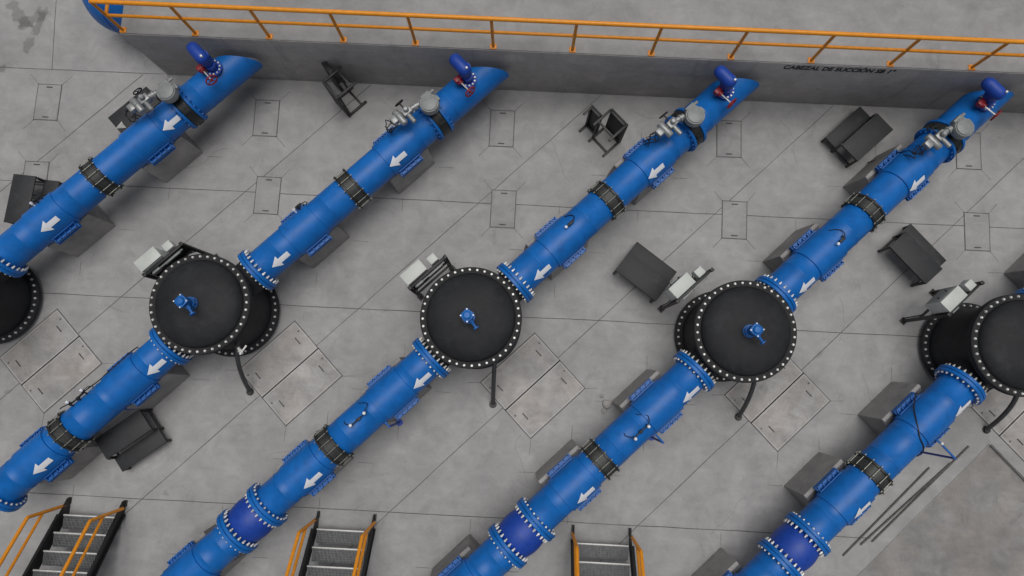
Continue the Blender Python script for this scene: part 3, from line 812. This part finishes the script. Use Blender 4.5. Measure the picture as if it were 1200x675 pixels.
pipe_cable(1, [(-1.55, -95, .06), (-1.75, -70, .03), (-2.1, -62, .03), (-2.4, -66, .01), (-2.7, -50, .06), (-2.95, -62, .02), (-3.2, -72, .08), (-3.3, -85, .10)], 'black cable along the side of the lower pipe of the left whole tank')
def lump(x, y, r, label):
    mb = MB(); bmesh.ops.create_icosphere(mb.bm, subdivisions=2, radius=r)
    for v in mb.bm.verts:
        v.co *= random.uniform(.75, 1.1); v.co.z = max(v.co.z * .7, -r * .3)
    o = mb.build('concrete_lump', M['pier'], smooth=False); o.location = (x, y, r * .3); o.rotation_euler = (0, 0, random.uniform(0, 6))
    tag(o, label, 'rubble', 'broken concrete lumps by the pier')
for s_, p_, r_, w_ in ((-2.58, -.52, .10, 'largest'), (-2.72, -.46, .06, 'middle sized'), (-2.55, -.70, .045, 'smallest')):
    c_ = line_pt(3, s_, p_); lump(c_[0], c_[1], r_, w_ + ' grey concrete lump by the pier of the right whole tank')

# ------------------------------------------------------------------ step stools
def make_stool(label):
    t = thing('step_stool', label, 'step stool', group='charcoal two step stools')
    Lx, h1, h2, d1, d2 = 1.0, .50, .26, .46, .32
    top = MB(); top.box((0, d1 / 2, h1 - .015), (Lx, d1, .03)); top.build('platform', M['charcoal'], t, bevel=.004)
    st = MB(); st.box((0, -d2 / 2 - .002, h2 - .015), (Lx, d2 - .004, .03)); st.build('lower_step', M['charcoal'], t, bevel=.004)
    for sx in (-1, 1):
        x = sx * (Lx / 2 - .03); f = MB()
        f.box((x, d1 - .025, (h1 - .032) / 2), (.045, .045, h1 - .032)); f.box((x, -.0, (h1 - .032) / 2), (.045, .045, h1 - .032)); f.box((x, -d2 + .03, (h2 - .032) / 2), (.045, .045, h2 - .032))
        f.box((x, d1 / 2 - .01, h1 - .055), (.042, d1 - .09, .042)); f.box((x, -d2 / 2, h2 - .055), (.042, d2 - .09, .042)); f.box((x, .22, .12), (.04, .40, .04))
        f.build('side_frame', M['blacksteel'], t, bevel=.003)
    for y, z, sz in ((d1 - .025, h1 - .06, .04), (-d2 + .03, h2 - .06, .04), (0, .12, .035)):
        f = MB(); f.box((0, y, z), (Lx - .1, sz, sz)); f.build('stretcher', M['blacksteel'], t, bevel=.003)
    return t
st0 = make_stool('charcoal two step stool standing flat beside the control stand of the right whole tank')
def place(o, mid, ang):
    """mid: centre of the platform's back edge on the ground, ang: direction of the step side"""
    o.location = (mid[0], mid[1], 0); o.rotation_euler = (0, 0, ang)
def set_stool(o, corner, along, depth_dir):
    """corner: one back corner of the platform (ground position); along: unit vector to the other back corner; steps run along depth_dir"""
    a = Vector(along).normalized(); d = Vector(depth_dir).normalized()
    c = Vector(corner) + a * .5 + d * .46
    o.location = (c.x, c.y, 0)
    o.rotation_euler = (0, 0, math.atan2(-d.x, d.y) + PI)       # local -y points along depth_dir
def vec(deg): return (math.cos(R(deg)), math.sin(R(deg)))
set_stool(st0, (1.82, 2.14), vec(-35.5), vec(54.5))
sl = [((7.20, 2.87), vec(-46), vec(44), 'charcoal two step stool on bare floor right of the fourth blue pipe'),
      ((7.32, 5.27), vec(-136), vec(134), 'charcoal two step stool close under the lettered concrete wall'),
      ((-7.27 - .78, -1.03 - .62), vec(38), vec(-52), 'charcoal two step stool beside the lower left pipe, above the left staircase'),
      ((-10.36, 3.50), vec(-93.5), vec(-3.5), 'charcoal two step stool by the left edge, half under the upper left pipe'),
      ((-8.60, 4.76), vec(45), vec(-45), 'charcoal two step stool under the motor valve of the upper left pipe')]
for c, a, d, lb in sl:
    o = copy_tree(st0); set_stool(o, c, a, d); o['label'] = lb
# two stools tipped over on their ends
def tip(label, mx, back_leg):
    o = copy_tree(st0); o['label'] = label
    # back leg tip of the lower frame sits on back_leg (x,y)
    loc = mx @ Vector((0, .435, 0)); o.rotation_euler = mx.to_euler()
    o.location = (back_leg[0] - loc.x, back_leg[1] - loc.y, .5)
q = c45
tip('charcoal step stool tipped on its end between the second and third motor valves', Matrix(((0, q, q), (0, -q, q), (1, 0, 0))), (1.55, 4.59))
tip('charcoal step stool tipped on its end against the foot of the concrete wall', Matrix(((0, q, -q), (0, -q, -q), (-1, 0, 0))), (-3.47, 5.55))
pp = MB(); pp.bm.faces.new([pp.bm.verts.new(v) for v in ((-.12, -.03, 0), (.10, -.06, .0), (.06, .02, .03), (.03, .09, .012))])
r_ = bmesh.ops.solidify(pp.bm, geom=pp.bm.faces[:], thickness=.002)
o = pp.build('paper_sheet', M['paper'], smooth=False); o.location = (-8.30, 4.60, .505); o.rotation_euler = (0, 0, R(15))
tag(o, 'folded scrap of white paper lying on the stool under the upper left motor valve', 'paper')

# ------------------------------------------------------------------ floor covers
def cover(name, x0, y0, w, l, label, group, m, rot=0., handles=((0, .33), (0, -.33)), hv=False):
    t = thing(name, label, 'floor cover', (x0, y0, 0), rot, group)
    mb = MB(); mb.box((0, 0, .006), (w - .012, l - .012, .008)); mb.build('cover_slab', M[m], t, bevel=.002)
    if hv:                                      # pale steel angle round the slab, dark bolt pockets
        fr = MB()
        for sx in (-1, 1): fr.box((sx * (w / 2 - .022), 0, .0112), (.022, l - .02, .003))
        for sy in (-1, 1): fr.box((0, sy * (l / 2 - .022), .0112), (w - .068, .022, .003))
        fr.build('edge_angle', M['angle'], t)
        for sx in (-1, 1):
            pk = MB(); pk.lathe([(0, .018), (.004, .018)], (sx * (w / 2 - .075), l * .22, .0105), (0, 0, 1), 10); pk.build('bolt_pocket', M['joint'], t)
    eg = .014 if hv else .016
    mb = MB()
    for sx in (-1, 1): mb.box((sx * (w / 2 + .002), 0, .004), (eg, l + 2 * eg, .006))
    for sy in (-1, 1): mb.box((0, sy * (l / 2 + .002), .004), (w - eg, eg * (1.5 if hv else 1), .006))
    mb.build('edge_gap', M['joint'], t)
    for hx, hy in handles:
        mb = MB()
        if hv: mb.tube([(hx, hy - .075, .009), (hx, hy - .07, .020), (hx, hy + .07, .020), (hx, hy + .075, .009)], .011, 6)
        else: mb.tube([(hx - .06, hy, .009), (hx - .055, hy, .022), (hx + .055, hy, .022), (hx + .06, hy, .009)], .010, 6)
        mb.build('lift_handle', M['galv'], t)
    return t
pn = ['left of the first blue pipe', 'between the first and second blue pipes', 'between the second and third blue pipes', 'between the third and fourth blue pipes', 'right of the fourth blue pipe']
for x, k in ((-10.24, 0), (-5.56, 1), (-.58, 2), (4.17, 3), (9.13, 4)):
    y = [5.22, 5.09, 5.10, 5.10, 5.08][k]
    cover('floor_cover', x, y, .50, .78, 'small concrete floor cover near the block, ' + pn[k], 'small floor covers nearer the block', 'cover', R(0.5 * (k % 2)))
    for sx in (-1, 1):
        for sy in (-1, 1):
            c = Vector((x + sx * .26, y + sy * .40)); strip(stub, c, c + Vector((sx * .19, sy * .21)), .010, z=.002)
for x, k in ((-10.28, 0), (-5.375, 1), (-.465, 2), (4.30, 3), (9.25, 4)):
    y = [3.52, 3.425, 3.375, 3.375, 3.37][k]
    lb = 'small concrete floor cover in the second row, ' + pn[k] if k else 'small rectangular concrete floor cover partly under the stool at the left edge'
    cover('floor_cover', x, y, .50, .78, lb, 'small floor covers of the second row', 'cover', R(-.4 * (k % 2)))
    for sx in (-1, 1):
        for sy in (-1, 1):
            c = Vector((x + sx * .26, y + sy * .40)); strip(stub, c, c + Vector((sx * .17, sy * .2)), .010, z=.002)
hn = ['at the left edge', 'beside the left whole tank', 'beside the middle tank', 'beside the right whole tank', 'at the right edge']
for i in range(5):
    for p, w_ in ((1.294, 'upper'), (2.041, 'lower')):
        lp = line_pt(i, .02, p)
        cover('floor_cover', lp[0], lp[1], 1.47, .735, '%s half of the big stained concrete double cover %s' % (w_, hn[i]), 'big double floor covers',
              'bigcover', A45, handles=((-.52, .02), (.52, .02)), hv=True)
    for cs, cp_, dx, dy in ((.76, 2.42, .25, .02), (-.72, 2.42, -.02, -.3), (-.72, .92, -.25, -.02)):
        c = Vector(line_pt(i, cs, cp_)[:2]); strip(stub, c, c + Vector((dx, dy)), .010, z=.002)
def crack_line(x, y, ang, n):
    p = Vector((x, y))
    for k in range(n):
        ang += random.uniform(-.5, .5); q_ = p + Vector((math.cos(ang), math.sin(ang))) * random.uniform(.06, .16)
        strip(stub, p, q_, .0045, z=.0016, wob=.0); p = q_
for args in ((-8.9, 6.6, .6, 9), (-2.6, 4.3, -.9, 12), (.9, 4.0, 2.2, 9), (2.2, 5.6, -.3, 8), (5.6, 4.6, 2.0, 10), (-7.3, -.6, -.4, 9), (-1.9, 1.9, 2.6, 10), (2.7, .3, -1.9, 12),
             (-4.9, -1.9, .3, 10), (.3, -2.1, 1.9, 9), (6.4, 1.9, -.8, 9), (7.2, -.4, 2.4, 8), (-9.7, 2.2, 1.0, 8), (10.0, 1.9, .2, 7), (3.9, -2.9, .8, 9), (-6.3, 4.4, 2.9, 9)):
    crack_line(*args)
struct(stub.build('floor_cuts', M['crack'], smooth=False))

# ------------------------------------------------------------------ staircases
STL = ['metal staircase with orange handrails at the lower left corner', 'metal staircase with orange handrails in the middle of the lower edge', 'metal staircase with orange handrails right of the middle, only two treads in view']
def make_stair(lb):
    t = thing('metal_staircase', lb, 'staircase', group='metal staircases along the lower edge')
    run, rise, w, n = .28, .225, 1.0, 8
    y1 = -(.25 + run * n)
    for sx in (-1, 1):
        x = sx * (w / 2 + .045)
        mb = MB()
        poly = [(0.02, 0), (.02, .12), (-.22, .30), (y1, rise * n + .22), (y1, rise * n - .05), (-.30, 0)]
        mb.prism(poly, x - .006, x + .006, 'x')
        mb.box((x + sx * .01, -.04, .01), (.06, .12, .02))
        ang = math.atan2(rise, run); Lh = math.hypot(run, rise) * n
        for off in (.155, -.10):
            mb.box((x + sx * .025, -.25 - run * n / 2, rise * n / 2 + .14 + off), (.05, Lh, .012), Matrix.Rotation(-ang, 4, 'X'))
        mb.build('stringer', M['blacksteel'], t)
        mb = MB(); xr = sx * (w / 2 + .07)
        base = Vector((xr, -.12, .12)); topp = Vector((xr, -.14, 1.16)); d = Vector((0, -run, rise)) * n
        mb.tube([base, topp + Vector((0, 0, -.02)), topp + Vector((0, -.02, .0)), topp + d], .032, 10)
        mb.tube([Vector((xr, -.135, .74)), Vector((xr, -.135, .74)) + d], .027, 10)
        for k in (4.2, 8):
            pq = Vector((0, -run, rise)) * k; mb.cyl(base + pq, topp + pq, .022, 10)
        mb.build('handrail', M['orange'], t)
    g = None
    for k in range(n):
        loc = (0, -.26 - run * k, .235 + rise * k)
        if g is None:
            mb = MB(); nb = 38
            for j in range(nb): mb.box((-.485 + .97 * j / (nb - 1), -.145, -.014), (.016, .245, .026))
            for j in range(6): mb.box((0, -.04 - .045 * j, -.010), (.97, .010, .012))
            mb.box((0, -.145, -.034), (.99, .25, .006))
            g = mb.build('tread', M['grate'], t, loc, smooth=False)
            mb = MB(); mb.box((0, -.010, -.006), (1.0, .028, .036), bev=.004); ns = mb.build('nosing', M['nose'], g)
        else:
            q_ = inst(g, 'tread', t, loc); inst(ns, 'nosing', q_, (0, 0, 0))
    mb = MB(); mb.box((0, y1 - .5, rise * n - .0), (1.1, 1.0, .05)); mb.build('landing', M['grate'], t)
    for sx in (-1, 1):
        for yy in (y1 - .08, y1 - .92):
            mb = MB(); mb.box((sx * .50, yy, (rise * n - .03) / 2), (.08, .08, rise * n - .03)); mb.build('support_leg', M['blacksteel'], t)
    return t
ss = make_stair(STL[0]); ss.location = (-8.125, -2.86, 0)
for x, k in ((-3.205, 1), (1.78, 2)):
    o = copy_tree(ss); o.location = (x, -2.87, 0); o['label'] = STL[k]

# ------------------------------------------------------------------ steel bars on the floor
for (a, b, lb) in (((6.45, -3.15), (8.15, -1.40), 'brown steel bar on the floor nearest the lower right pipe'), ((6.79, -2.93), (8.57, -1.29), 'brown steel bar, middle one of the three lying by the lower right pipe'),
                   ((7.01, -2.86), (8.93, -.95), 'brown steel bar nearest the edge of the sunken floor')):
    A = Vector((*a, .02)); B = Vector((*b, .02)); d = B - A; ln = d.length
    mb = MB(); n = 24
    mb.lathe([(ln * k / n, .017 + (.0015 if k % 2 else 0)) for k in range(n + 1)], (0, 0, .02), (1, 0, 0), 10)
    o = mb.build('steel_bar', M['rust']); o.location = (a[0], a[1], 0); o.rotation_euler = (0, 0, math.atan2(d.y, d.x))
    tag(o, lb, 'steel bar', 'steel bars lying beside the lower right pipe')

# ------------------------------------------------------------------ camera
f_px, nx, ny, roll, H = 800., 606.5, 438.8, .051, 13.8
dn = Vector((nx - 600, -(ny - 337.5), -f_px)).normalized()
ax = Vector((math.cos(roll), -math.sin(roll), 0)); ax = (ax - ax.dot(dn) * dn).normalized()
az = -dn; ay = az.cross(ax)
cam = bpy.data.cameras.new('camera'); cam.sensor_width = 36; cam.lens = 36 * f_px / 1200; cam.clip_end = 1000; cam.clip_start = .1
co = bpy.data.objects.new('camera', cam); COL.objects.link(co)
co.matrix_world = Matrix.Translation((0, 0, H)) @ Matrix((ax, ay, az)).to_4x4()
SC.camera = co

# ------------------------------------------------------------------ leave out what the photograph shows nothing of
bpy.context.view_layer.update()
inv = co.matrix_world.inverted()
def px_of(w):
    c = inv @ w
    return (c.x / -c.z * f_px, c.y / -c.z * f_px)
def tree(o):
    yield o
    for c in o.children: yield from tree(c)
for o in [o for o in COL.objects if o.parent is None and o.get('category')]:
    xs, ys = [], []
    for q_ in tree(o):
        if q_.type == 'MESH':
            for c in q_.bound_box:
                p = px_of(q_.matrix_world @ Vector(c)); xs.append(p[0]); ys.append(p[1])
    if not xs or max(xs) < -600 or min(xs) > 600 or max(ys) < -337 or min(ys) > 337:
        for q_ in list(tree(o))[::-1]: bpy.data.objects.remove(q_)

# ------------------------------------------------------------------ light: soft overcast from straight above
w = bpy.data.worlds.new('World'); SC.world = w; w.use_nodes = True
nt = w.node_tree; bg = nt.nodes['Background']
sky = nt.nodes.new('ShaderNodeTexSky'); sky.sky_type = 'NISHITA'; sky.sun_disc = False
sky.sun_elevation = R(82); sky.sun_rotation = R(20); sky.air_density = 1.0; sky.dust_density = 6; sky.ozone_density = .4
hs = nt.nodes.new('ShaderNodeHueSaturation'); hs.inputs['Saturation'].default_value = .35      # cloud cover greys the sky
nt.links.new(sky.outputs['Color'], hs.inputs['Color']); nt.links.new(hs.outputs['Color'], bg.inputs['Color'])
bg.inputs['Strength'].default_value = .05
sl_ = bpy.data.lights.new('sun', 'SUN'); sl_.energy = 1.5; sl_.angle = R(42); sl_.color = (1, .98, .955)
so = bpy.data.objects.new('sun', sl_); COL.objects.link(so)
el, az_ = R(82), R(20)
so.rotation_euler = (PI / 2 - el, 0, -az_ + PI)
so.location = (0, 0, 20)
vs = SC.view_settings; vs.view_transform = 'Standard'; vs.look = 'None'; vs.gamma = 1; vs.exposure = 0.; vs.use_curve_mapping = False
